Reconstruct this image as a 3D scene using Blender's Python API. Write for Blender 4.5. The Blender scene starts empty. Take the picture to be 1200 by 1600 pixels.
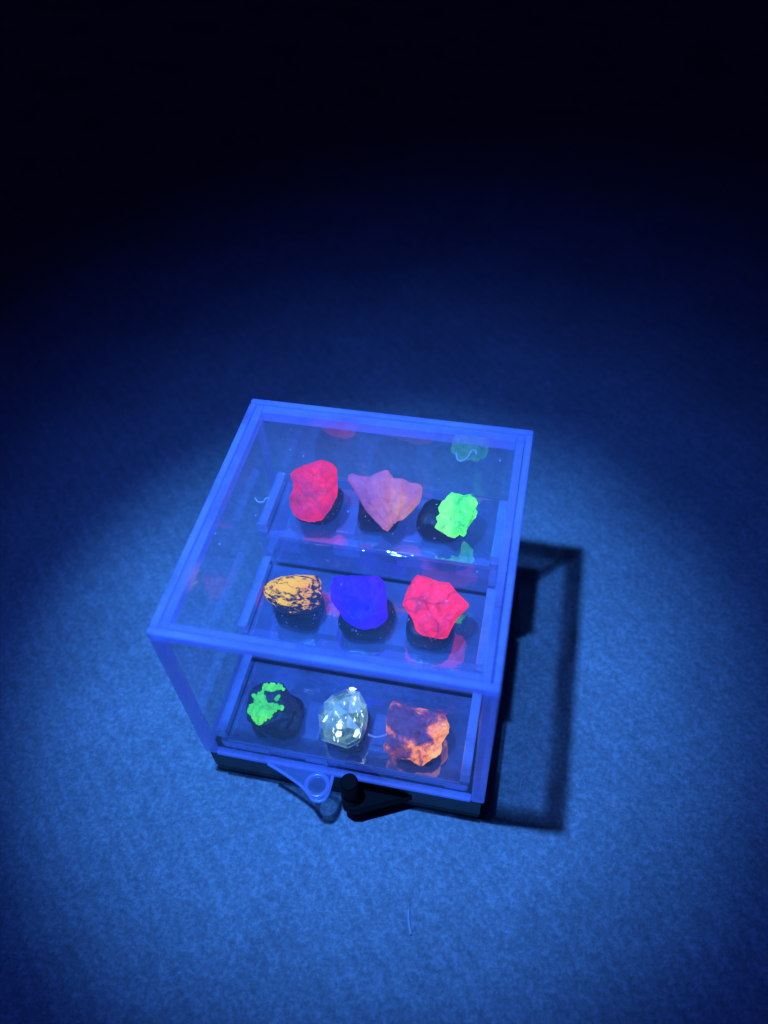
import bpy, bmesh, math, random
import numpy as np
from mathutils import Vector, Matrix, noise, Euler

random.seed(4)
S = 0.07                      # the case is 70 mm wide; all coordinates below are in case widths
PI = math.pi
scene = bpy.context.scene
COL = scene.collection

# ------------------------------------------------------------------ camera
cd = bpy.data.cameras.new("camera")
cam = bpy.data.objects.new("camera", cd)
COL.objects.link(cam)
cam.location = Vector((0.48285, -1.01898, 2.93139)) * S
cam.rotation_euler = Euler((0.694301, 0.041238, 0.205686), 'XYZ')
cd.sensor_fit = 'HORIZONTAL'
cd.sensor_width = 36.0
cd.lens = 37.98
cd.clip_start = 0.005
cd.clip_end = 50.0
cd.dof.use_dof = True
cd.dof.focus_distance = 2.80 * S
cd.dof.aperture_fstop = 12.0
scene.camera = cam

# ------------------------------------------------------------------ world: a nearly dark room
w = bpy.data.worlds.new("World")
scene.world = w
w.use_nodes = True
bg = w.node_tree.nodes["Background"]
bg.inputs[0].default_value = (0.06, 0.07, 1.0, 1)
bg.inputs[1].default_value = 0.012

# ------------------------------------------------------------------ the ultraviolet torch: a hot spot and its spill
TORCH = Vector((-0.494, -0.042, 4.247)) * S
def torch(name, power, angle, blend, target, color):
    l = bpy.data.lights.new(name, 'SPOT')
    l.energy = power
    l.color = color
    l.spot_size = math.radians(angle)
    l.spot_blend = blend
    l.shadow_soft_size = 0.07 * S
    o = bpy.data.objects.new(name, l)
    COL.objects.link(o)
    o.location = TORCH
    o.rotation_euler = (Vector(target) * S - TORCH).to_track_quat('-Z', 'Y').to_euler()
UV = (0.060, 0.290, 1.0)
torch("torch_hot_spot", 4.15, 42, 0.86, (-0.05, 0.52, 0), UV)
torch("torch_ring", 0.75, 58, 1.0, (-0.04, 0.85, 0), (0.046, 0.215, 1.0))
torch("torch_spill", 0.75, 84, 1.0, (0.02, 0.75, 0), (0.026, 0.110, 1.0))

scene.view_settings.view_transform = 'Standard'
scene.view_settings.look = 'None'
scene.view_settings.exposure = 0.0
scene.view_settings.gamma = 1.0
scene.cycles.max_bounces = 24
scene.cycles.transparent_max_bounces = 48
scene.cycles.transmission_bounces = 12
scene.cycles.sample_clamp_indirect = 4.0

# ------------------------------------------------------------------ material helpers
def lin(r, g, b):
    f = lambda c: c / 12.92 if c <= 0.04045 else ((c + 0.055) / 1.055) ** 2.4
    return (f(r / 255), f(g / 255), f(b / 255), 1)

class Mat:
    def __init__(s, name):
        s.m = bpy.data.materials.new(name)
        s.m.use_nodes = True
        s.t = s.m.node_tree
        s.t.nodes.clear()
        s.out = s.n('ShaderNodeOutputMaterial')
        tc = s.n('ShaderNodeTexCoord')
        s.co = tc.outputs['Object']
    def n(s, kind, **kw):
        x = s.t.nodes.new(kind)
        for k, v in kw.items():
            if k in x.inputs.keys(): x.inputs[k].default_value = v
            else: setattr(x, k, v)
        return x
    def l(s, a, b): s.t.links.new(a, b)
    def noise(s, scale, detail=4, rough=0.6, dist=0.0):      # scale counts features per case width
        x = s.n('ShaderNodeTexNoise')
        x.inputs['Scale'].default_value = scale / S
        x.inputs['Detail'].default_value = detail
        x.inputs['Roughness'].default_value = rough
        x.inputs['Distortion'].default_value = dist
        s.l(s.co, x.inputs['Vector'])
        return x.outputs['Fac']
    def ramp(s, fac, stops, interp='LINEAR'):
        x = s.n('ShaderNodeValToRGB')
        x.color_ramp.interpolation = interp
        e = x.color_ramp.elements
        while len(e) < len(stops): e.new(0.5)
        for i, (p, c) in enumerate(stops):
            e[i].position = p
            e[i].color = c if len(c) == 4 else (*c, 1)
        s.l(fac, x.inputs['Fac'])
        return x.outputs['Color']
    def bump(s, h, strength, dist):
        x = s.n('ShaderNodeBump')
        x.inputs['Strength'].default_value = strength
        x.inputs['Distance'].default_value = dist * S
        s.l(h, x.inputs['Height'])
        return x.outputs['Normal']
    def mix(s, fac, a, b):
        x = s.n('ShaderNodeMixShader')
        if isinstance(fac, (int, float)): x.inputs[0].default_value = fac
        else: s.l(fac, x.inputs[0])
        s.l(a, x.inputs[1]); s.l(b, x.inputs[2])
        return x.outputs[0]
    def math(s, op, a, b):
        x = s.n('ShaderNodeMath', operation=op)
        for i, v in enumerate((a, b)):
            if isinstance(v, (int, float)): x.inputs[i].default_value = v
            else: s.l(v, x.inputs[i])
        return x.outputs[0]
    def end(s, sh):
        s.l(sh, s.out.inputs['Surface'])
        return s.m

def clear_plastic(name, haze, color, tint=(0.97, 0.98, 1.0), gloss=1.0, rough=0.03, ior=1.49, wave=0.0, smear=0.0, added_glow=0.0):
    m = Mat(name)
    tr = m.n('ShaderNodeBsdfTransparent'); tr.inputs[0].default_value = (*tint, 1)
    df = m.n('ShaderNodeBsdfDiffuse'); df.inputs[0].default_value = (*color, 1)
    tl = m.n('ShaderNodeBsdfTranslucent'); tl.inputs[0].default_value = (*color, 1)
    hz = m.mix(0.45, df.outputs[0], tl.outputs[0])
    if added_glow:                                                # added blue emission, standing for torch light carried and scattered in the plastic
        em = m.n('ShaderNodeEmission'); em.inputs[0].default_value = (0.045, 0.155, 1.0, 1); em.inputs[1].default_value = added_glow
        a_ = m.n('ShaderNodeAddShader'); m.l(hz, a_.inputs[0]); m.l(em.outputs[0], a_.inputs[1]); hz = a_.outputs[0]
    fac = haze
    if smear:
        fac = m.math('MULTIPLY', m.ramp(m.noise(smear, 5, 0.65, 0.6), [(0.3, (0.55,) * 3), (0.7, (1.5,) * 3)]), haze)
    body = m.mix(fac, tr.outputs[0], hz)
    gl = m.n('ShaderNodeBsdfGlossy'); gl.inputs['Roughness'].default_value = rough
    fr = m.n('ShaderNodeFresnel'); fr.inputs['IOR'].default_value = ior
    if wave:
        nr = m.bump(m.noise(9, 3), 0.3, wave)
        m.l(nr, gl.inputs['Normal'])
    geo = m.n('ShaderNodeNewGeometry')                       # only the entering face reflects
    k = m.math('MINIMUM', m.math('MULTIPLY', m.math('MULTIPLY', fr.outputs[0], gloss), m.math('SUBTRACT', 1.0, geo.outputs['Backfacing'])), 0.9)
    return m.end(m.mix(k, body, gl.outputs[0]))

M_PANEL = clear_plastic("clear panel plastic", 0.048, (0.75, 0.85, 0.98), tint=(0.99, 0.99, 1.0), smear=2.5, gloss=1.0, rough=0.012, added_glow=0.22)
M_WALL = clear_plastic("clear wall plastic", 0.055, (0.75, 0.85, 0.98), tint=(0.99, 0.99, 1.0), smear=2.5, gloss=1.5, rough=0.012, added_glow=0.22)
M_BACK = clear_plastic("clear back plastic", 0.07, (0.75, 0.85, 0.98), tint=(0.99, 0.99, 1.0), smear=2.5, gloss=3.2, rough=0.02, added_glow=0.3)
M_RIM = clear_plastic("milky plastic edge", 0.60, (0.56, 0.56, 0.98), rough=0.22, added_glow=0.27, smear=4)
M_RIM2 = clear_plastic("milky plastic inner ledge", 0.44, (0.54, 0.54, 0.98), rough=0.2, added_glow=0.25, smear=5)
M_STEP = clear_plastic("hazy moulded plastic", 0.25, (0.45, 0.60, 0.95), tint=(0.985, 0.985, 1.0), gloss=6.5, rough=0.02, wave=0.010, smear=6, added_glow=0.30)
M_LIP = clear_plastic("hazy moulded plastic edge", 0.40, (0.50, 0.66, 0.98), gloss=2.5, rough=0.14, wave=0.008, smear=8, added_glow=0.32)

def black_plastic():
    m = Mat("glossy black plastic")
    p = m.n('ShaderNodeBsdfPrincipled')
    p.inputs['Base Color'].default_value = (0.022, 0.022, 0.024, 1)
    p.inputs['Roughness'].default_value = 0.36
    m.l(m.bump(m.noise(60, 3), 0.08, 0.004), p.inputs['Normal'])
    return m.end(p.outputs[0])
M_BLACK = black_plastic()
def black_matt():
    m = Mat("dull black plastic")
    p = m.n('ShaderNodeBsdfPrincipled')
    p.inputs['Base Color'].default_value = (0.006, 0.006, 0.007, 1)
    p.inputs['Roughness'].default_value = 0.6
    p.inputs['Specular IOR Level'].default_value = 0.06
    return m.end(p.outputs[0])
M_MATT = black_matt()

def putty():
    m = Mat("black glittering putty")
    p = m.n('ShaderNodeBsdfPrincipled')
    p.inputs['Roughness'].default_value = 0.42
    v = m.n('ShaderNodeTexVoronoi'); v.inputs['Scale'].default_value = 60 / S
    m.l(m.co, v.inputs['Vector'])
    keep = m.math('GREATER_THAN', m.noise(33, 2), 0.56)
    spot = m.math('LESS_THAN', v.outputs['Distance'], 0.24)
    c = m.ramp(m.math('MULTIPLY', keep, spot), [(0.0, (0.013, 0.012, 0.014)), (0.9, (0.7, 0.7, 0.75))])
    m.l(c, p.inputs['Base Color'])
    m.l(m.bump(m.noise(40, 5), 0.5, 0.01), p.inputs['Normal'])
    return m.end(p.outputs[0])
M_PUTTY = putty()

def felt():
    m = Mat("pale felt")
    n1 = m.noise(58, 4, 0.66, 0.3); n2 = m.noise(140, 3, 0.6); n3 = m.noise(2.2, 4); n4 = m.noise(15, 3, 0.5)
    h = m.math('ADD', m.math('ADD', m.math('MULTIPLY', n1, 0.62), m.math('MULTIPLY', n2, 0.20)), m.math('MULTIPLY', n4, 0.18))
    wv = m.n('ShaderNodeTexWave', bands_direction='DIAGONAL'); wv.inputs['Scale'].default_value = 7.0 / S; wv.inputs['Distortion'].default_value = 5.0
    wv.inputs['Detail'].default_value = 3; wv.inputs['Detail Scale'].default_value = 1.6
    m.l(m.co, wv.inputs['Vector'])
    h = m.math('ADD', h, m.math('MULTIPLY', m.math('SUBTRACT', wv.outputs['Fac'], 0.5), 0.038))     # ribs of the knit
    c = m.ramp(h, [(0.38, (0.31, 0.33, 0.34)), (0.50, (0.42, 0.44, 0.45)), (0.61, (0.58, 0.60, 0.61))])
    c2 = m.n('ShaderNodeMixRGB', blend_type='MULTIPLY'); c2.inputs[0].default_value = 1.0
    m.l(c, c2.inputs[1]); m.l(m.ramp(n3, [(0.32, (0.86,) * 3), (0.66, (1.04,) * 3)]), c2.inputs[2])
    d = m.n('ShaderNodeBsdfDiffuse'); d.inputs['Roughness'].default_value = 0.8
    m.l(c2.outputs[0], d.inputs[0])
    m.l(m.bump(h, 0.55, 0.030), d.inputs['Normal'])
    return m.end(d.outputs[0])
M_FELT = felt()
def fibre(name, col):
    m = Mat(name)
    d = m.n('ShaderNodeBsdfDiffuse'); d.inputs[0].default_value = (*col, 1)
    t = m.n('ShaderNodeBsdfTranslucent'); t.inputs[0].default_value = (*col, 1)
    return m.end(m.mix(0.4, d.outputs[0], t.outputs[0]))
M_LINT = fibre("lint", (0.85, 0.85, 0.95))

def stone(name, glow, body, nscale=7, bumpd=0.012, rough=0.55, detail=6, strength=1.0, spec=0.3, dist=0.5, bs=0.6, grain=0.35, vein=5.0, gradx=None, rim=None):
    """fluorescing stone: glow = colour stops of the light it gives off, mottled through the stone"""
    m = Mat(name)
    n = m.noise(nscale, detail, 0.62, dist)
    if rim:                                                  # glows more towards its broken edges than on the middle of its face
        dv = m.n('ShaderNodeVectorMath', operation='DISTANCE'); m.l(m.co, dv.inputs[0]); dv.inputs[1].default_value = [q * S for q in rim[0]]
        n = m.math('ADD', n, m.math('MULTIPLY', m.math('SUBTRACT', dv.outputs['Value'], rim[1] * S), rim[2] / S))
    if gradx:                                                # one side of the stone differs
        z = m.n('ShaderNodeSeparateXYZ'); m.l(m.co, z.inputs[0])
        n = m.math('ADD', n, m.math('MULTIPLY', m.math('SUBTRACT', z.outputs[0], gradx[0] * S), gradx[1] / S))
    p = m.n('ShaderNodeBsdfPrincipled')
    p.inputs['Base Color'].default_value = (*body, 1)
    p.inputs['Roughness'].default_value = rough
    p.inputs['Specular IOR Level'].default_value = spec
    # grain and hairline veins glow less, put into the colour to suggest relief
    g = m.ramp(m.noise(nscale * 5, 6, 0.7, 0.8), [(0.30, (1 - grain,) * 3), (0.62, (1.08,) * 3)])
    v = m.n('ShaderNodeTexVoronoi', feature='DISTANCE_TO_EDGE'); v.inputs['Scale'].default_value = vein / S
    wv = m.n('ShaderNodeMixRGB'); wv.inputs[0].default_value = 0.12
    nz = m.n('ShaderNodeTexNoise'); nz.inputs['Scale'].default_value = nscale * 2.5 / S; nz.inputs['Detail'].default_value = 4
    m.l(m.co, nz.inputs['Vector'])
    ad = m.n('ShaderNodeVectorMath', operation='MULTIPLY_ADD'); m.l(nz.outputs['Color'], ad.inputs[0]); ad.inputs[1].default_value = (0.10 * S,) * 3; m.l(m.co, ad.inputs[2])
    m.l(ad.outputs[0], v.inputs['Vector'])
    vv = m.ramp(v.outputs['Distance'], [(0.0, (1 - grain * 0.9,) * 3), (0.05, (1.0,) * 3)])
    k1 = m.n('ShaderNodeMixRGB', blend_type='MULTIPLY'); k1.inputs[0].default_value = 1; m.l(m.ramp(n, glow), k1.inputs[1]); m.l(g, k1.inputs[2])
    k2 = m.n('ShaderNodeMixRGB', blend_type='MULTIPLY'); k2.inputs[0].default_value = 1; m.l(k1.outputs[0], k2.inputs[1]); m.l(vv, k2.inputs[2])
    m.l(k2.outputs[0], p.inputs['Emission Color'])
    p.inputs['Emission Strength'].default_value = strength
    m.l(m.bump(m.noise(nscale * 3, 7, 0.65, 0.3), bs, bumpd), p.inputs['Normal'])
    return m.end(p.outputs[0])

# ------------------------------------------------------------------ object helpers
def tag(o, label=None, cat=None, group=None, kind=None):
    if label: o['label'] = label
    if cat: o['category'] = cat
    if group: o['group'] = group
    if kind: o['kind'] = kind
    return o
def thing(name, label, cat, loc, group=None):
    o = bpy.data.objects.new(name, None)
    o.empty_display_size = 0.1 * S
    COL.objects.link(o)
    o.location = Vector(loc) * S
    return tag(o, label, cat, group)
def link(name, me, mat, parent=None, smooth=False):
    if smooth:
        me.polygons.foreach_set('use_smooth', [True] * len(me.polygons))
    me.materials.append(mat)
    o = bpy.data.objects.new(name, me)
    COL.objects.link(o)
    if parent:
        o.parent = parent
        top = parent
        off = Vector((0, 0, 0))
        while top: off += top.location; top = top.parent
        o.location = -off
    return o
def obj(name, bm, mat, parent=None, smooth=False):
    bmesh.ops.scale(bm, vec=(S, S, S), verts=bm.verts)
    me = bpy.data.meshes.new(name)
    bm.to_mesh(me); bm.free()
    return link(name, me, mat, parent, smooth)
def box(lo, hi, bevel=0.0, bm=None, seg=2):
    bm = bm or bmesh.new()
    r = bmesh.ops.create_cube(bm, size=1)
    c = [(lo[i] + hi[i]) / 2 for i in range(3)]; d = [hi[i] - lo[i] for i in range(3)]
    for v in r['verts']:
        v.co = Vector([c[i] + v.co[i] * d[i] for i in range(3)])
    if bevel:
        es = list({e for v in r['verts'] for e in v.link_edges})
        bmesh.ops.bevel(bm, geom=es, offset=bevel, segments=seg, affect='EDGES', profile=0.5)
    return bm
def prism(poly, z0, z1, bevel=0.0):
    bm = bmesh.new()
    lo = [bm.verts.new((x, y, z0)) for x, y in poly]
    hi = [bm.verts.new((x, y, z1)) for x, y in poly]
    n = len(poly)
    bm.faces.new(hi); bm.faces.new(lo[::-1])
    for i in range(n):
        bm.faces.new((lo[i], lo[(i + 1) % n], hi[(i + 1) % n], hi[i]))
    bmesh.ops.recalc_face_normals(bm, faces=bm.faces)
    if bevel:
        bmesh.ops.bevel(bm, geom=[e for e in bm.edges if abs(e.verts[0].co.z - e.verts[1].co.z) < 1e-6], offset=bevel, segments=2, affect='EDGES', profile=0.5)
    return bm
def tube(points, r, segs=6, bm=None, closed=False):
    bm = bm or bmesh.new()
    pts = [Vector(p) for p in points]; n = len(pts); rings = []
    for i, p in enumerate(pts):
        a = pts[(i - 1) % n] if closed or i else p
        b = pts[(i + 1) % n] if closed or i < n - 1 else p
        t = (b - a).normalized()
        s = t.cross(Vector((0, 0, 1)))
        s = s.normalized() if s.length > 1e-4 else Vector((1, 0, 0))
        q = s.cross(t)
        rings.append([bm.verts.new(p + (s * math.cos(2 * PI * k / segs) + q * math.sin(2 * PI * k / segs)) * r) for k in range(segs)])
    for i in range(n if closed else n - 1):
        A, B = rings[i], rings[(i + 1) % n]
        for k in range(segs):
            bm.faces.new((A[k], A[(k + 1) % segs], B[(k + 1) % segs], B[k]))
    if not closed:
        bm.faces.new(rings[0][::-1]); bm.faces.new(rings[-1])
    bmesh.ops.recalc_face_normals(bm, faces=bm.faces)
    return bm
def spline(pts, per=5):
    P = [Vector(p) for p in pts]; out = []
    for i in range(len(P) - 1):
        p0, p1, p2, p3 = P[max(i - 1, 0)], P[i], P[i + 1], P[min(i + 2, len(P) - 1)]
        for k in range(per):
            t = k / per
            out.append(0.5 * ((2 * p1) + (p2 - p0) * t + (2 * p0 - 5 * p1 + 4 * p2 - p3) * t * t + (3 * p1 - p0 - 3 * p2 + p3) * t ** 3))
    return out + [P[-1]]
def ring(cx, cy, z0, z1, ro, ri, segs=40):
    bm = bmesh.new()
    R = []
    for r, z in ((ro, z0), (ro, z1), (ri, z1), (ri, z0)):
        R.append([bm.verts.new((cx + r * math.cos(2 * PI * k / segs), cy + r * math.sin(2 * PI * k / segs), z)) for k in range(segs)])
    for a in range(4):
        for k in range(segs):
            bm.faces.new((R[a][k], R[a][(k + 1) % segs], R[(a + 1) % 4][(k + 1) % segs], R[(a + 1) % 4][k]))
    bmesh.ops.recalc_face_normals(bm, faces=bm.faces)
    bmesh.ops.bevel(bm, geom=[e for e in bm.edges if e.calc_face_angle(0) > 0.8], offset=0.004, segments=2, affect='EDGES', profile=0.5)
    return bm

# ------------------------------------------------------------------ the felt the case stands on
bm = bmesh.new()
bmesh.ops.create_grid(bm, x_segments=8, y_segments=8, size=40)
f = obj("felt_cloth", bm, M_FELT)
tag(f, kind='structure')

def felt_flecks(n):                      # loose fuzz and tiny specks caught in the felt
    rnd = random.Random(17)
    bm = bmesh.new()
    for k in range(n):
        x = rnd.uniform(-1.7, 1.9); y = rnd.uniform(-0.75, 2.4)
        if -0.56 < x < 0.56 and -0.12 < y < 1.05: continue
        r_ = rnd.uniform(.002, .0045); a = rnd.uniform(0, 2 * PI)
        if k % 4:
            res = bmesh.ops.create_icosphere(bm, subdivisions=1, radius=1)
            for vt in res['verts']:
                p = vt.co
                vt.co = Vector((x + r_ * p.x * 1.5, y + r_ * p.y, r_ * 0.6 + r_ * p.z * 0.6))
        else:
            b = rnd.uniform(-1.2, 1.2); L = rnd.uniform(0.006, 0.014); pts = []
            for q in range(5):
                pts.append((x, y, 0.003 + 0.002 * math.sin(q))); x += L * math.cos(a); y += L * math.sin(a); a += b / 4
            tube(pts, 0.0016, 4, bm)
    return tag(obj("felt_flecks", bm, M_LINT), kind='stuff')
felt_flecks(110)

# ------------------------------------------------------------------ the display case
D, H, HB = 0.988, 0.99, 0.18           # depth, height, height of the cover's lower edge
X0, X1 = -0.5, 0.5
case = thing("display_case", "clear square plastic display case with milky edges and black base standing on the felt", "display case", (0, D / 2, 0))
T = 0.024                               # outer edge thickness
# top panel and walls
obj("top_panel", box((X0 + T + .001, T + .001, H - 0.030), (X1 - T - .001, D - T - .001, H - 0.012)), M_PANEL, case)
obj("front_panel", box((X0 + T, 0.004, HB + 0.022), (X1 - T, 0.022, H - 0.040)), M_PANEL, case)
obj("back_panel", box((X0 + T, D - 0.022, HB + 0.022), (X1 - T, D - 0.004, H - 0.040)), M_BACK, case)
for s_ in (-1, 1):
    xa, xb = sorted((s_ * 0.496, s_ * 0.478))
    obj("side_panel", box((xa, T + 0.002, HB + 0.022), (xb, D - T - 0.002, H - 0.040)), M_WALL, case)
# top rim: four milky strips, each with an inner ledge a little lower
def strip(lo, hi, lo2, hi2):
    o = obj("edge_strip", box(lo, hi, 0.007), M_RIM, case)
    obj("ledge", box(lo2, hi2, 0.004), M_RIM2, o)
zt = H - 0.036
G, W2 = 0.003, 0.054                    # groove, inner edge of the ledge
strip((X0, 0, zt), (X1, T, H), (X0 + W2, T + G, H - 0.05), (X1 - W2, T + 0.024, H - 0.005))
strip((X0, D - T, zt), (X1, D, H), (X0 + W2, D - T - 0.036, H - 0.05), (X1 - W2, D - T - G, H - 0.005))
strip((X0, T + .0005, zt), (X0 + T, D - T - .0005, H), (X0 + T + G, T + G, H - 0.05), (X0 + W2 - 0.001, D - T - G, H - 0.005))
strip((X1 - T, T + .0005, zt), (X1, D - T - .0005, H), (X1 - W2 + 0.001, T + G, H - 0.05), (X1 - T - G, D - T - G, H - 0.008))
# corner posts
for sx in (-1, 1):
    xa, xb = sorted((sx * 0.5, sx * 0.455))
    obj("corner_post", box((xa, 0.0, HB), (xb, T + 0.001, zt - 0.0005), 0.006), M_RIM, case)
    xa, xb = sorted((sx * 0.5, sx * 0.474))
    obj("corner_post", box((xa, D - T, HB), (xb, D, zt - 0.0005), 0.005), M_RIM2, case)
# lower rim of the cover
obj("lower_rim", box((X0 + 0.046, -0.004, HB), (X1 - 0.046, 0.022, HB + 0.020), 0.005), M_RIM, case)
obj("lower_rim", box((X0 + 0.03, D - 0.022, HB), (X1 - 0.03, D, HB + 0.020), 0.005), M_RIM, case)
for s_ in (-1, 1):
    xa, xb = sorted((s_ * 0.5, s_ * 0.478))
    obj("lower_rim", box((xa, T + 0.002, HB), (xb, D - T - 0.002, HB + 0.020), 0.005), M_RIM, case)
# clear pull tab of the cover, with its ring
tabp = [(-0.262, -0.005), (-0.207, -0.024), (-0.127, -0.058), (-0.092, -0.083), (-0.075, -0.098), (-0.052, -0.100),
        (-0.034, -0.088), (-0.027, -0.060), (-0.026, -0.005)]
tb = obj("cover_tab", prism(tabp, HB + 0.004, HB + 0.016), M_STEP, case)
tb['label'] = "clear pull tab with a round hole"
obj("tab_edge", tube(spline([(x, y, HB + 0.010) for x, y in tabp], 4), 0.0062, 8), M_RIM, tb, True)
obj("tab_ring", ring(-0.070, -0.050, HB + 0.001, HB + 0.026, 0.045, 0.030), M_RIM2, tb, True)
# black base: a tray with walls, floor, flange and knob
bs = bmesh.new()
e = 0.010
box((X0 + e, e, 0.0), (X1 - e, D - e, 0.045), 0.008, bs)
box((X0 + e, e, 0.046), (X1 - e, e + 0.02, HB - 0.003), 0, bs)
box((X0 + e, D - e - 0.02, 0.046), (X1 - e, D - e, HB - 0.003), 0, bs)
box((X0 + e, e + 0.0205, 0.046), (X0 + e + 0.02, D - e - 0.0205, HB - 0.003), 0, bs)
box((X1 - e - 0.02, e + 0.0205, 0.046), (X1 - e, D - e - 0.0205, HB - 0.003), 0, bs)
base = obj("base_tray", bs, M_BLACK, case)
flp = [(0.252, e + 0.001), (0.092, -0.066), (0.070, -0.078), (0.044, -0.082), (0.018, -0.070), (0.006, -0.040), (0.004, e + 0.001)]
fl = obj("base_tab", prism(flp, 0.060, 0.108, 0.004), M_MATT, base)
fl['label'] = "black pull tab"
def disc(cx, cy, r, k=28): return [(cx + r * math.cos(a * 2 * PI / k), cy + r * math.sin(a * 2 * PI / k)) for a in range(k)]
kb = prism(disc(0.041, -0.030, 0.031), 0.1085, 0.236)
bmesh.ops.bevel(kb, geom=[e_ for e_ in kb.edges if abs(e_.calc_face_angle(0)) > 1.0], offset=0.007, segments=3, affect='EDGES', profile=0.5)
kn = obj("tab_knob", kb, M_MATT, base)
obj("knob_collar", ring(0.041, -0.030, 0.109, 0.122, 0.037, 0.0315), M_BLACK, base, True)

# ------------------------------------------------------------------ the stepped riser inside
TIERS = [(0.028, 0.345, 0.26), (0.352, 0.675, 0.43), (0.682, 0.955, 0.60)]     # y front, y back, tread height
XR = 0.440
COLX = (-0.245, 0.0, 0.250)
riser = thing("stepped_riser", "hazy clear three-step riser inside the display case holding the mineral rows", "display riser", (0, 0.5, 0.046))
for i, (y0, y1, z) in enumerate(TIERS):
    tread = obj("tread", box((-XR + 0.03, y0, z - 0.014), (XR - 0.03, y1 - 0.004, z), 0.0015), M_STEP, riser)
    zb = 0.05 if i == 0 else TIERS[i - 1][2] + 0.002
    rf = obj("riser_front", box((-XR, y0, zb), (XR, y0 + 0.012, z - 0.0145), 0.003), M_STEP, riser)
    for s_ in (-1, 1):                                       # side rims of each tray
        xa, xb = sorted((s_ * XR, s_ * (XR - 0.028)))
        rim = obj("side_rim", box((xa, y0 + 0.013, zb), (xb, y1 - 0.001, z + 0.040), 0.004), M_STEP, riser)
        xa, xb = sorted((s_ * (XR + 0.004), s_ * (XR - 0.030)))
        obj("rim_cap", box((xa, y0 + 0.012, z + 0.041), (xb, y1 - 0.001, z + 0.050), 0.003), M_LIP, rim)
        obj("rim_block", box((xa, y0 - 0.002, z + 0.0135), (xb, y0 + 0.0118, z + 0.060), 0.003), M_LIP, rim)
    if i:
        for xa, xb, hh in ((-0.42, -0.30, .10), (-0.17, -0.07, .075), (0.07, 0.20, .085), (0.29, 0.41, .09)):   # pale blocks added behind the clear fronts, standing in for reflected light patches
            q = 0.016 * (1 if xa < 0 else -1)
            obj("light_patch_block", prism([(xa, y0 + 0.020), (xb, y0 + 0.020), (xb - q, y0 + 0.045), (xa + abs(q), y0 + 0.045)], z - 0.02 - hh, z - 0.020, 0.004), M_RIM2, riser)
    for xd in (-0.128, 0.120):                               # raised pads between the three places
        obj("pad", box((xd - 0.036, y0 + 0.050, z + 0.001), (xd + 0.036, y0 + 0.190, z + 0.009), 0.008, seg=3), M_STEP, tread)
obj("back_wall", box((-XR, 0.956, 0.05), (XR, 0.966, 0.640), 0.003), M_STEP, riser)
for xa, xb in ((-0.43, -0.26), (-0.13, -0.05), (0.36, 0.43)):   # pale blocks added for light patches reflected low in the front panel
    obj("front_light_patch", box((xa, 0.0235, HB + 0.022), (xb, 0.0275, HB + 0.062), 0.001), M_LIP, riser)

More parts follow.
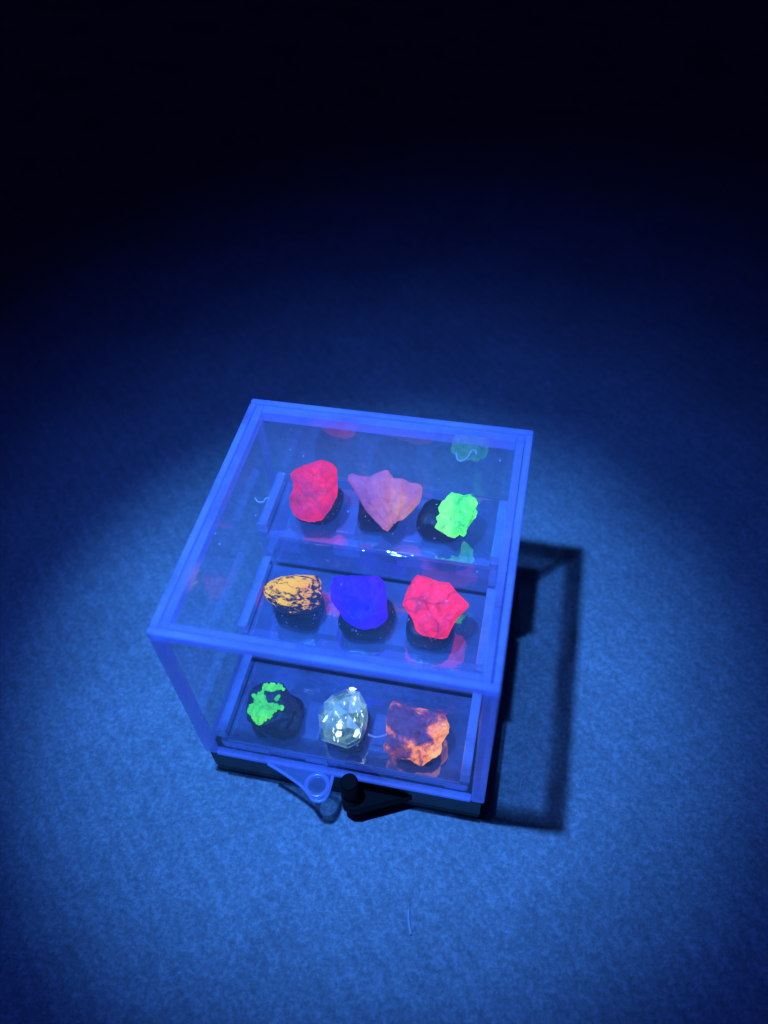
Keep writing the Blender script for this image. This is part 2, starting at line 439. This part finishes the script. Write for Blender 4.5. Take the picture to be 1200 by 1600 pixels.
# ------------------------------------------------------------------ minerals
SHAPE = {
 'R1': ((-0.236, 0.77, 0.78), (0.249, -0.619, 0.745),
   [0.0852, 0.0858, 0.0865, 0.0878, 0.0899, 0.0929, 0.0964, 0.1008, 0.1066, 0.1128, 0.1141, 0.1163, 0.1147, 0.1134, 0.113, 0.1134, 0.1088, 0.1051, 0.1022, 0.1, 0.0986, 0.098, 0.0968, 0.0962, 0.0964, 0.0972, 0.0988, 0.0981, 0.0982, 0.099, 0.0909, 0.0808, 0.0779, 0.0761, 0.0749, 0.0743, 0.0763, 0.0801, 0.0849, 0.0886, 0.0905, 0.0931, 0.0967, 0.0989, 0.1009, 0.1039, 0.106, 0.1073, 0.1094, 0.1105, 0.1098, 0.11, 0.1103, 0.1096, 0.1097, 0.11, 0.1088, 0.1084, 0.1018, 0.0963, 0.092, 0.0883, 0.0854, 0.0833, 0.0819, 0.0812, 0.081, 0.0816, 0.0828, 0.0846, 0.085, 0.0848]),
 'R2': ((0.021, 0.779, 0.765), (0.162, -0.63, 0.759),
   [0.1236, 0.1286, 0.1332, 0.1358, 0.1376, 0.1332, 0.125, 0.1105, 0.1046, 0.1005, 0.0974, 0.0951, 0.0916, 0.0889, 0.087, 0.0914, 0.0983, 0.1059, 0.1042, 0.1034, 0.1033, 0.1041, 0.1031, 0.1021, 0.1019, 0.1064, 0.1138, 0.1232, 0.1521, 0.1587, 0.1516, 0.1293, 0.1147, 0.104, 0.0957, 0.0891, 0.0839, 0.0798, 0.0767, 0.0743, 0.0727, 0.0713, 0.0701, 0.0695, 0.0693, 0.0697, 0.0707, 0.0722, 0.0744, 0.0772, 0.0807, 0.0852, 0.091, 0.0984, 0.1013, 0.1049, 0.0977, 0.0909, 0.0859, 0.0844, 0.0836, 0.0839, 0.0853, 0.0875, 0.0905, 0.092, 0.0938, 0.0964, 0.0999, 0.1046, 0.1105, 0.1182]),
 'R3': ((0.271, 0.79, 0.725), (0.074, -0.632, 0.771),
   [0.0714, 0.0736, 0.0751, 0.0724, 0.0705, 0.0785, 0.0867, 0.0887, 0.0902, 0.0896, 0.0896, 0.0891, 0.0823, 0.0771, 0.0729, 0.0723, 0.0728, 0.0737, 0.0753, 0.0776, 0.0806, 0.0786, 0.0744, 0.0712, 0.0688, 0.067, 0.0658, 0.0652, 0.0651, 0.0655, 0.0664, 0.0678, 0.0646, 0.0607, 0.0576, 0.0552, 0.061, 0.0675, 0.0666, 0.0663, 0.067, 0.0769, 0.0845, 0.0805, 0.0775, 0.0753, 0.0737, 0.0727, 0.0723, 0.0724, 0.0731, 0.0744, 0.0765, 0.0793, 0.076, 0.0709, 0.0669, 0.0722, 0.0784, 0.0784, 0.0749, 0.0674, 0.0624, 0.061, 0.0602, 0.0599, 0.0602, 0.061, 0.0623, 0.0642, 0.0668, 0.0699]),
 'R4': ((-0.256, 0.468, 0.56), (0.255, -0.514, 0.819),
   [0.1036, 0.1045, 0.1049, 0.106, 0.108, 0.1109, 0.1111, 0.1116, 0.1063, 0.1001, 0.0937, 0.0871, 0.0819, 0.0778, 0.0747, 0.0723, 0.0706, 0.069, 0.0679, 0.0674, 0.0675, 0.068, 0.0691, 0.0707, 0.073, 0.0754, 0.0775, 0.0804, 0.0841, 0.0888, 0.0944, 0.0977, 0.102, 0.1076, 0.1051, 0.1034, 0.1009, 0.0966, 0.0933, 0.0899, 0.085, 0.0817, 0.0805, 0.0799, 0.0796, 0.0774, 0.076, 0.0751, 0.0749, 0.0737, 0.0718, 0.0705, 0.0698, 0.0696, 0.07, 0.0709, 0.072, 0.0732, 0.0749, 0.0774, 0.0806, 0.0848, 0.0902, 0.0943, 0.0979, 0.1025, 0.1063, 0.1054, 0.1054, 0.1058, 0.1042, 0.1035]),
 'R5': ((-0.018, 0.47, 0.57), (0.177, -0.525, 0.833),
   [0.0984, 0.0984, 0.0991, 0.1005, 0.1028, 0.1059, 0.1101, 0.1126, 0.115, 0.1162, 0.1149, 0.1121, 0.1062, 0.1016, 0.0982, 0.0956, 0.0939, 0.093, 0.0928, 0.0932, 0.0944, 0.096, 0.0985, 0.102, 0.1065, 0.1123, 0.1198, 0.1244, 0.1171, 0.1141, 0.1174, 0.1075, 0.1022, 0.1001, 0.0989, 0.0953, 0.089, 0.0842, 0.0804, 0.0776, 0.0757, 0.0745, 0.0739, 0.0738, 0.0743, 0.0754, 0.0753, 0.0759, 0.077, 0.0788, 0.0813, 0.0821, 0.0829, 0.0844, 0.0867, 0.0897, 0.0937, 0.0951, 0.0966, 0.0988, 0.102, 0.1062, 0.1089, 0.1094, 0.1107, 0.113, 0.1127, 0.113, 0.1073, 0.1032, 0.1008, 0.0992]),
 'R6': ((0.251, 0.495, 0.58), (0.083, -0.54, 0.838),
   [0.1122, 0.1128, 0.1075, 0.1013, 0.0964, 0.0926, 0.0897, 0.0882, 0.0877, 0.0878, 0.0887, 0.0902, 0.0926, 0.0906, 0.088, 0.0862, 0.085, 0.0854, 0.0894, 0.0946, 0.1013, 0.1078, 0.1123, 0.1181, 0.1256, 0.1232, 0.1218, 0.1214, 0.1176, 0.1148, 0.113, 0.1121, 0.112, 0.1128, 0.1145, 0.1171, 0.1108, 0.1045, 0.0997, 0.0967, 0.0947, 0.0936, 0.0932, 0.0948, 0.0982, 0.1027, 0.1049, 0.1048, 0.1055, 0.1039, 0.1022, 0.1013, 0.1012, 0.1021, 0.1039, 0.1066, 0.1073, 0.1046, 0.1029, 0.0976, 0.0913, 0.0864, 0.0832, 0.0813, 0.0801, 0.0795, 0.0795, 0.0817, 0.0848, 0.0889, 0.0941, 0.1017]),
 'R7': ((-0.254, 0.119, 0.345), (0.252, -0.39, 0.886),
   [0.094, 0.0936, 0.0939, 0.0904, 0.0875, 0.0853, 0.0839, 0.0831, 0.083, 0.0835, 0.0846, 0.0864, 0.089, 0.0925, 0.097, 0.1012, 0.0998, 0.0992, 0.0993, 0.1002, 0.102, 0.1045, 0.1081, 0.1088, 0.1094, 0.1109, 0.1113, 0.1094, 0.1084, 0.1082, 0.1054, 0.1024, 0.1004, 0.0991, 0.0986, 0.0963, 0.0947, 0.0939, 0.0939, 0.0945, 0.0908, 0.087, 0.0841, 0.082, 0.0806, 0.0796, 0.0789, 0.0789, 0.0795, 0.0807, 0.0826, 0.0839, 0.085, 0.0868, 0.0894, 0.0929, 0.0975, 0.1033, 0.1044, 0.1042, 0.1048, 0.1062, 0.1085, 0.1106, 0.1091, 0.1084, 0.1086, 0.1084, 0.1035, 0.0998, 0.097, 0.0951]),
 'R8': ((-0.007, 0.128, 0.37), (0.172, -0.403, 0.899),
   [0.0854, 0.0864, 0.0881, 0.0893, 0.0898, 0.091, 0.093, 0.0958, 0.0992, 0.1037, 0.1095, 0.1086, 0.1044, 0.1011, 0.0995, 0.0992, 0.0996, 0.1009, 0.1015, 0.1026, 0.103, 0.0968, 0.092, 0.0885, 0.0865, 0.0852, 0.0846, 0.0847, 0.085, 0.086, 0.0877, 0.0902, 0.093, 0.0891, 0.0862, 0.0841, 0.0827, 0.0819, 0.0818, 0.0823, 0.0835, 0.0854, 0.088, 0.0916, 0.0962, 0.1003, 0.0958, 0.0924, 0.0899, 0.0882, 0.0876, 0.0882, 0.0895, 0.0915, 0.0933, 0.0957, 0.0991, 0.1036, 0.1057, 0.1018, 0.0989, 0.0968, 0.0956, 0.0951, 0.0923, 0.0899, 0.0883, 0.0873, 0.0871, 0.0863, 0.0853, 0.085]),
 'R9': ((0.244, 0.125, 0.365), (0.085, -0.406, 0.91),
   [0.1107, 0.1123, 0.1138, 0.1163, 0.1155, 0.1142, 0.1139, 0.1074, 0.099, 0.0907, 0.0838, 0.0826, 0.0842, 0.0836, 0.0823, 0.0817, 0.0817, 0.0823, 0.0836, 0.0856, 0.0883, 0.093, 0.1, 0.109, 0.1208, 0.124, 0.1239, 0.1196, 0.1153, 0.1122, 0.1097, 0.1059, 0.103, 0.1009, 0.099, 0.0979, 0.0975, 0.0979, 0.1022, 0.1079, 0.1152, 0.1196, 0.1172, 0.1158, 0.1139, 0.1082, 0.1038, 0.0993, 0.0952, 0.0921, 0.0899, 0.0884, 0.09, 0.0936, 0.0982, 0.1039, 0.1036, 0.1032, 0.1012, 0.0999, 0.0995, 0.0998, 0.1007, 0.1023, 0.1048, 0.1034, 0.0997, 0.0969, 0.0958, 0.098, 0.1011, 0.1053]),
}

def frame(key):
    c, n, rad = SHAPE[key]
    n = Vector(n).normalized()
    u = Vector((0.97806, 0.20408, -0.04123)); u = (u - n * u.dot(n)).normalized()
    v = n.cross(u)
    return Vector(c), u, v, n, rad
# camera-side axis the outline tables were measured against
def radius(rad, th):
    k = (th / (2 * PI)) % 1 * len(rad); i = int(k); t = k - i
    return rad[i % len(rad)] * (1 - t) + rad[(i + 1) % len(rad)] * t
def rock_bm(key, depth=0.8, back=0.8, power=0.7, sub=6, facets=10, fdepth=0.25, rough=0.010, rscale=9, fine=0.004, ridge=0.0, seed=1, fan=None):
    c, u, v, n, rad = frame(key)
    mean = sum(rad) / len(rad)
    rnd = random.Random(seed)
    planes = []
    for _ in range(facets):
        a = rnd.uniform(0, 2 * PI); tilt = rnd.uniform(0.15, 1.0)
        m = Vector((math.sin(tilt) * math.cos(a), math.sin(tilt) * math.sin(a), math.cos(tilt)))
        planes.append((m, 1.0 - rnd.uniform(0.08, fdepth + 0.1)))
    bm = bmesh.new()
    bmesh.ops.create_icosphere(bm, subdivisions=sub, radius=1)
    off = Vector((seed * 7.3, seed * 3.1, seed * 1.7))
    for vt in bm.verts:
        p = vt.co.copy()
        for m, o in planes:                      # chip flat faces off the front
            d = p.dot(m) - o
            if d > 0: p -= m * d * 0.92
        rho = math.hypot(vt.co.x, vt.co.y)
        rp = math.hypot(p.x, p.y)
        keep = max(0.0, min(1.0, (rho - 0.75) / 0.2))          # leave the outline alone
        rr = (rho ** power) * keep + (rp ** power) * (1 - keep)
        th = math.atan2(vt.co.y, vt.co.x)
        R = radius(rad, th) * rr
        zz = p.z * mean * (depth if p.z > 0 else back)
        q = u * (R * math.cos(th)) + v * (R * math.sin(th)) + n * zz
        nr = q.normalized()
        disp = rough * noise.fractal(q * rscale + off, 1.0, 2.1, 4) + fine * noise.fractal(q * rscale * 5 + off, 1.0, 2.0, 3)
        if fan:                                  # grooves that run together at the lower tip
            tip = (u * fan[0] + v * fan[1])
            fa = math.atan2((q - tip).dot(v), (q - tip).dot(u))
            disp += fan[2] * (1 - abs(math.sin(fa * 9 + 1.5 * noise.noise(q * 8 + off)))) * (1 if q.dot(n) > -0.01 else 0)
        if ridge:
            disp += ridge * (abs(noise.noise(Vector((q.dot(u) * 18 + q.dot(v) * 11, q.dot(v) * 3, q.dot(n) * 3)) + off)) - 0.3)
        vt.co = c + q + nr * disp * (0.35 + 0.65 * (1 - keep))
    return bm
def mount_bm(cx, cy, z, wx, wy, h, seed):
    bm = bmesh.new()
    bmesh.ops.create_icosphere(bm, subdivisions=4, radius=1)
    for vt in bm.verts:
        p = vt.co
        e_ = 0.45
        sx = math.copysign(abs(p.x) ** e_, p.x); sy = math.copysign(abs(p.y) ** e_, p.y)
        k = (1 - abs(p.z) ** 5)
        m = max(1e-6, (abs(sx) ** 3.4 + abs(sy) ** 3.4) ** (1 / 3.4))
        r = math.hypot(p.x, p.y) ** 0.38 if abs(p.z) < 0.999 else 0
        taper = 1.0 - 0.10 * (p.z + 1) / 2
        q = Vector((cx + sx / m * r * wx / 2 * taper, cy + sy / m * r * wy / 2 * taper, z + h / 2 + math.copysign(abs(p.z) ** 0.7, p.z) * h / 2))
        d = 0.013 * noise.fractal(q * 11 + Vector((seed, 0, 0)), 1, 2, 3)
        q += (q - Vector((cx, cy, z + h / 2))).normalized() * d
        q.z = max(q.z, z + 0.001)
        vt.co = q
    return bm

def specimen(key, label, col, tier, mat, rockkw, mw=0.165, mh=0.10, md=0.165, name="mineral_specimen", dx=0.0):
    y0, y1, z = TIERS[tier]
    cx = COLX[col] + dx; yf = (0.045, 0.388, 0.742)[tier]
    t = thing(name, label, "mineral", (cx, yf + md / 2, z + 0.001), "fluorescing minerals on the stepped riser")
    obj("putty_mount", mount_bm(cx, yf + md / 2, z, mw, md, mh, col + 3 * tier), M_PUTTY, t, True)
    st = None
    if mat: st = obj("stone", rock_bm(key, **rockkw), mat, t, True)
    return t, st

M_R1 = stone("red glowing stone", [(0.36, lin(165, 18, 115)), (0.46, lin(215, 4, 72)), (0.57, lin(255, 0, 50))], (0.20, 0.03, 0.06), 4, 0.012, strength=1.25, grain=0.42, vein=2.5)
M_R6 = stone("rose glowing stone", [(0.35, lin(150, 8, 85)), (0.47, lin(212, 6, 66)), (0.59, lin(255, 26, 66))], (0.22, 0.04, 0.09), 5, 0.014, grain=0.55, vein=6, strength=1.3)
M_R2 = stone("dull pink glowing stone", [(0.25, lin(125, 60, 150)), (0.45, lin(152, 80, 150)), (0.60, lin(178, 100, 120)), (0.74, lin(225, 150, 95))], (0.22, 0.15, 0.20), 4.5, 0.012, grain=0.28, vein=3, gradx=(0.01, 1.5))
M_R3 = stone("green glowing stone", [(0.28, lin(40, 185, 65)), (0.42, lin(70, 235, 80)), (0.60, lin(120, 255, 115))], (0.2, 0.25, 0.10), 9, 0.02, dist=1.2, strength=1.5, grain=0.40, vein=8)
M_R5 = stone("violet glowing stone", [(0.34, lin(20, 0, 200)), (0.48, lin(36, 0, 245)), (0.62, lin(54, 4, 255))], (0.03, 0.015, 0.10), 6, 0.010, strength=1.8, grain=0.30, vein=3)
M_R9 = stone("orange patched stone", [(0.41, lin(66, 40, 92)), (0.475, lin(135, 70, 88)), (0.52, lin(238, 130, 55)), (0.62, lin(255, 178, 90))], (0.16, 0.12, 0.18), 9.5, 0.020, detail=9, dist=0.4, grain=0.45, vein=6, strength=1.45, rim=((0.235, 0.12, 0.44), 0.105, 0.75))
M_DARK = stone("dark stone", [(0.3, (0, 0, 0)), (0.7, (0.003, 0.002, 0.008))], (0.06, 0.055, 0.075), 9, 0.015, rough=0.35, spec=0.6)
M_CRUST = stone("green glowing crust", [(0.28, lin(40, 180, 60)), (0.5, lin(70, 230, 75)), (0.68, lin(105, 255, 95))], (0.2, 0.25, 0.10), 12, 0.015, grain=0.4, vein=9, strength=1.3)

def speckled():
    m = Mat("black stone with glowing orange grains")
    mp = m.n('ShaderNodeMapping'); mp.inputs['Scale'].default_value = (0.55, 1.0, 1.25); mp.inputs['Rotation'].default_value = (0, 0.25, 0.3)
    m.l(m.co, mp.inputs[0]); co_ = m.co; m.co = mp.outputs[0]
    n = m.noise(58, 7, 0.70, 0.5); m.co = co_
    z = m.n('ShaderNodeSeparateXYZ'); m.l(m.co, z.inputs[0])
    up = m.math('MULTIPLY', m.math('SUBTRACT', z.outputs[2], 0.583 * S), 2.2 / S)     # grains thin out towards the bottom of the stone
    f_ = m.math('ADD', n, up)
    hue = m.noise(5, 2)
    xx = m.math('MULTIPLY', m.math('ADD', z.outputs[0], 0.27 * S), 4.0 / S)
    hx = m.math('ADD', m.math('MULTIPLY', hue, 0.7), xx)
    col = m.ramp(hx, [(0.38, lin(255, 205, 0)), (0.60, lin(250, 180, 15)), (0.92, lin(240, 160, 120))])
    fac = m.ramp(f_, [(0.50, (0, 0, 0)), (0.59, (1, 1, 1))])
    mx = m.n('ShaderNodeMixRGB'); m.l(fac, mx.inputs[0]); mx.inputs[1].default_value = (0.004, 0.002, 0.02, 1); m.l(col, mx.inputs[2])
    p = m.n('ShaderNodeBsdfPrincipled')
    p.inputs['Base Color'].default_value = (0.035, 0.03, 0.02, 1)
    p.inputs['Roughness'].default_value = 0.5
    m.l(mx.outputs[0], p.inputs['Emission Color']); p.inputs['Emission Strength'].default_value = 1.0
    m.l(m.bump(n, 0.7, 0.015), p.inputs['Normal'])
    return m.end(p.outputs[0])
M_R4 = speckled()

specimen('R1', "rounded glowing crimson stone at the left end of the back row", 0, 2, M_R1, dict(facets=9, depth=0.85, power=0.6, seed=3, rough=0.013, fine=0.006), mw=0.18, dx=-0.005)
t2, s2 = specimen('R2', "dull pink wedge-shaped stone pointing down in the middle of the back row", 1, 2, M_R2, dict(facets=8, depth=0.55, back=0.5, power=0.75, fan=(0.03, -0.11, 0.011), seed=5, rough=0.010), mw=0.17, dx=-0.012)
specimen('R3', "bright green lumpy stone at the right end of the back row", 2, 2, M_R3, dict(facets=5, depth=0.8, power=0.6, rough=0.020, rscale=14, fine=0.007, seed=7), mw=0.17, dx=-0.032, md=0.15)
specimen('R4', "black stone speckled with orange and yellow grains at the left of the middle row", 0, 1, M_R4, dict(facets=8, depth=0.8, power=0.6, seed=9), mw=0.18, dx=0.005)
specimen('R5', "deep violet glowing flat-topped stone in the centre of the case", 1, 1, M_R5, dict(facets=3, depth=0.55, back=0.75, power=0.45, rough=0.007, fine=0.005, seed=11), mw=0.195, dx=0.006)
specimen('R6', "rose red knobbly stone with a pointed right side in the middle row", 2, 1, M_R6, dict(facets=7, depth=0.85, power=0.65, rough=0.018, fine=0.006, seed=13, ridge=0.012), mw=0.175, dx=-0.016)
specimen('R9', "purple stone with glowing orange patches at the right of the front row", 2, 0, M_R9, dict(facets=6, depth=0.75, power=0.6, rough=0.022, rscale=12, fine=0.008, seed=15), mw=0.17)

# the dark stone with green crust
t7, s7 = specimen('R7', "dark stone with a glowing green crust at the left of the front row", 0, 0, M_DARK, dict(facets=7, depth=0.75, power=0.6, seed=17), mw=0.17)
def crust():
    c, u, v, n, rad = frame('R7')
    bm = bmesh.new()
    rnd = random.Random(5)
    blobs = [(-0.078, -0.012, .028), (-0.060, -0.034, .032), (-0.032, -0.026, .033), (-0.012, -0.012, .027), (-0.040, 0.000, .032), (-0.050, 0.030, .026), (-0.052, 0.052, .017),
             (-0.030, 0.086, .018), (-0.005, 0.086, .021), (0.022, 0.086, .016), (0.040, 0.078, .008), (0.012, -0.002, .016), (0.034, -0.004, .012), (0.014, 0.034, .010), (0.022, 0.046, .008),
             (-0.078, 0.048, .010), (-0.056, -0.058, .020), (-0.036, -0.046, .018)]
    mean = sum(rad) / len(rad)
    for a, b, r in blobs:
        a, b, r = a * 0.84 - 0.004, b * 0.76 + 0.018, r * 0.72
        th = math.atan2(b, a); rho = min(1.0, math.hypot(a, b) / radius(rad, th))
        h = mean * 0.72 * math.sqrt(max(0.0, 1 - rho ** (2 / 0.6))) * 0.86
        ctr = c + u * a + v * b + n * (h - r * 0.05)
        res = bmesh.ops.create_icosphere(bm, subdivisions=3, radius=1)
        for vt in res['verts']:
            d = vt.co.copy()
            k = r * (1 + 0.55 * noise.fractal(d * 1.6 + Vector((a * 90, b * 90, 0)), 1, 2, 3))
            vt.co = ctr + (u * d.x + v * d.y) * k + n * d.z * k * 0.45
    return bm
obj("green_crust", crust(), M_CRUST, s7, True)['label'] = "glowing green crust"

# the clear crystal
def crystal_mat(name, lit_share, glow):       # random faces made clear or bright, in place of light refracted by facets
    m = Mat(name)
    tr = m.n('ShaderNodeBsdfTransparent'); tr.inputs[0].default_value = (0.92, 1.0, 0.97, 1)
    df = m.n('ShaderNodeBsdfDiffuse'); df.inputs[0].default_value = (0.8, 0.85, 0.85, 1)
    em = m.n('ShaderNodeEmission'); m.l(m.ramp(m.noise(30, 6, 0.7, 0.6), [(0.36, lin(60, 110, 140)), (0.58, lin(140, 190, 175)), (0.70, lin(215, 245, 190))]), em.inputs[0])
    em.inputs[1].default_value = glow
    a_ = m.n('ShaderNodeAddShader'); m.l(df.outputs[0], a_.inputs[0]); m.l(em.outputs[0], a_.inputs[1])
    gl = m.n('ShaderNodeBsdfGlossy'); gl.inputs['Roughness'].default_value = 0.06
    fr = m.n('ShaderNodeFresnel'); fr.inputs['IOR'].default_value = 1.7
    geo = m.n('ShaderNodeNewGeometry')
    k = m.math('MULTIPLY', fr.outputs[0], m.math('SUBTRACT', 1.0, geo.outputs['Backfacing']))
    return m.end(m.mix(k, m.mix(lit_share, tr.outputs[0], a_.outputs[0]), gl.outputs[0]))
def cloud_mat():
    m = Mat("glowing cloud in the crystal")
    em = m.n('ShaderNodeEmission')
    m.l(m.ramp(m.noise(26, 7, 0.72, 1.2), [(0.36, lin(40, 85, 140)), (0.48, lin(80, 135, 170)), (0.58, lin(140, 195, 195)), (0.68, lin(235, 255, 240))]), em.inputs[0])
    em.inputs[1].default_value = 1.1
    tr = m.n('ShaderNodeBsdfTransparent')
    return m.end(m.mix(0.6, tr.outputs[0], em.outputs[0]))
def glint_mat():
    m = Mat("glint painted in the crystal")
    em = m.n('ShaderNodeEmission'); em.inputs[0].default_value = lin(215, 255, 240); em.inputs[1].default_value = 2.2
    return m.end(em.outputs[0])
t8, _ = specimen('R8', "clear faceted crystal with pale yellow glints in the middle of the front row", 1, 0, None, None, mw=0.15, mh=0.075, dx=0.008)
def crystal(f=1.0):
    c, u, v, n, rad = frame('R8')
    rnd = random.Random(12)
    bm = bmesh.new()
    def P(th, s, h): 
        R = radius(rad, th) * s * f
        return bm.verts.new(c + u * R * math.cos(th) + v * R * math.sin(th) + n * h * f)
    for k in range(13): P(2 * PI * k / 13 + .05, 1.0, rnd.uniform(-0.015, 0.015))
    for k in range(7): P(2 * PI * k / 7 + 0.35, rnd.uniform(0.64, 0.80), rnd.uniform(0.046, 0.062))
    for k in range(3): P(2 * PI * k / 3 + 0.9, rnd.uniform(0.22, 0.36), rnd.uniform(0.074, 0.085))
    for k in range(7): P(2 * PI * k / 7, 0.7, -0.055)
    for k in range(4): P(2 * PI * k / 4, 0.3, -0.08)
    r = bmesh.ops.convex_hull(bm, input=bm.verts)
    loose = [x for x in bm.verts if not x.link_faces]
    bmesh.ops.delete(bm, geom=loose, context='VERTS')
    bmesh.ops.recalc_face_normals(bm, faces=bm.faces)
    return bm
cr = obj("stone", crystal(), crystal_mat("clear crystal face", 0.10, 0.6), t8)
cr.data.materials.append(crystal_mat("brighter crystal face", 0.38, 0.8))
cr.data.materials.append(crystal_mat("brightest crystal face", 0.70, 1.1))
rf_ = random.Random(8)
for p_ in cr.data.polygons: p_.material_index = rf_.choice((0, 0, 1, 1, 2))
obj("crystal_cloud", crystal(0.88), cloud_mat(), cr)
def painted_glints():  # small emissive shards that stand in for glints of light on the crystal
    c, u, v, n, rad = frame('R8')
    rnd = random.Random(3)
    bm = bmesh.new()
    L_ = [(-0.012, -0.022, .013, .012, 0), (-0.014, -0.048, .016, .013, 0.3), (0.046, -0.045, .009, .020, -0.5), (-0.058, 0.002, .006, .017, -0.6), (0.030, 0.100, .016, .007, -0.1)]
    for _ in range(26):
        a = rnd.uniform(0, 2 * PI); s = rnd.uniform(0.1, 0.85)
        R = radius(rad, a) * s
        L_.append((R * math.cos(a), R * math.sin(a), rnd.uniform(.001, .003), rnd.uniform(.003, .012), rnd.uniform(-.6, .6)))
    for a, b, wx, wy, rot in L_:
        th = math.atan2(b, a); rho = min(1, math.hypot(a, b) / radius(rad, th))
        h = 0.93 * (0.079 - 0.10 * max(0.0, rho - 0.33) * 0.75 if rho < 0.72 else 0.05 * (1 - rho) / 0.28)
        e1 = u * math.cos(rot) + v * math.sin(rot); e2 = v * math.cos(rot) - u * math.sin(rot)
        ctr = c + u * a + v * b + n * h
        k = 5
        top = [bm.verts.new(ctr + e1 * wx * math.cos(2 * PI * i / k + .3) * rnd.uniform(.7, 1.1) + e2 * wy * math.sin(2 * PI * i / k + .3) * rnd.uniform(.7, 1.1) + n * rnd.uniform(0.001, .004)) for i in range(k)]
        low = bm.verts.new(ctr - n * 0.010)
        bm.faces.new(top)
        for i in range(k): bm.faces.new((top[(i + 1) % k], top[i], low))
    return bm
fk = obj("crystal_glint", painted_glints(), glint_mat(), cr)

# ------------------------------------------------------------------ lint and dust
def lint(label, pts, r):
    P = spline(pts, 6)
    o = obj("lint_fibre", tube(P, r, 6), M_LINT, None, True)
    return tag(o, label, "lint", "stray lint fibres")
zt_ = H - 0.009
lint("s-shaped curl of lint on the case top above the green stone", [(0.257, 0.845, zt_), (0.267, 0.817, zt_), (0.282, 0.814, zt_), (0.297, 0.834, zt_), (0.307, 0.862, zt_ + .004), (0.32, 0.864, zt_), (0.324, 0.85, zt_)], 0.0032)
lint("small hooked lint on the left part of the case top", [(-0.348, 0.542, zt_), (-0.333, 0.528, zt_), (-0.317, 0.531, zt_), (-0.313, 0.546, zt_), (-0.301, 0.55, zt_)], 0.0026)
lint("pale wavy lint between the crystal and the orange stone", [(0.085, 0.100, 0.345), (0.110, 0.098, 0.338), (0.135, 0.104, 0.345), (0.160, 0.118, 0.350)], 0.004)
lint("short straight lint lying on the felt in front of the case", [(0.300, -0.330, 0.0045), (0.306, -0.365, 0.005), (0.322, -0.405, 0.0045)], 0.0042)
def dust():
    rnd = random.Random(21)
    bm = bmesh.new()
    spots = [(rnd.uniform(-0.43, 0.43), rnd.uniform(0.06, 0.93), H - 0.012) for _ in range(26)]
    for x, y, z in spots:
        r = rnd.uniform(.001, .0028)
        res = bmesh.ops.create_icosphere(bm, subdivisions=1, radius=1)
        a = rnd.uniform(0, PI); el = rnd.uniform(1, 2.2)
        for vt in res['verts']:
            p = vt.co
            vt.co = Vector((x + r * (el * p.x * math.cos(a) - p.y * math.sin(a)), y + r * (el * p.x * math.sin(a) + p.y * math.cos(a)), z + r * 0.5 + r * .5 * p.z))
    return bm
tag(obj("dust_specks", dust(), M_LINT), kind='stuff')
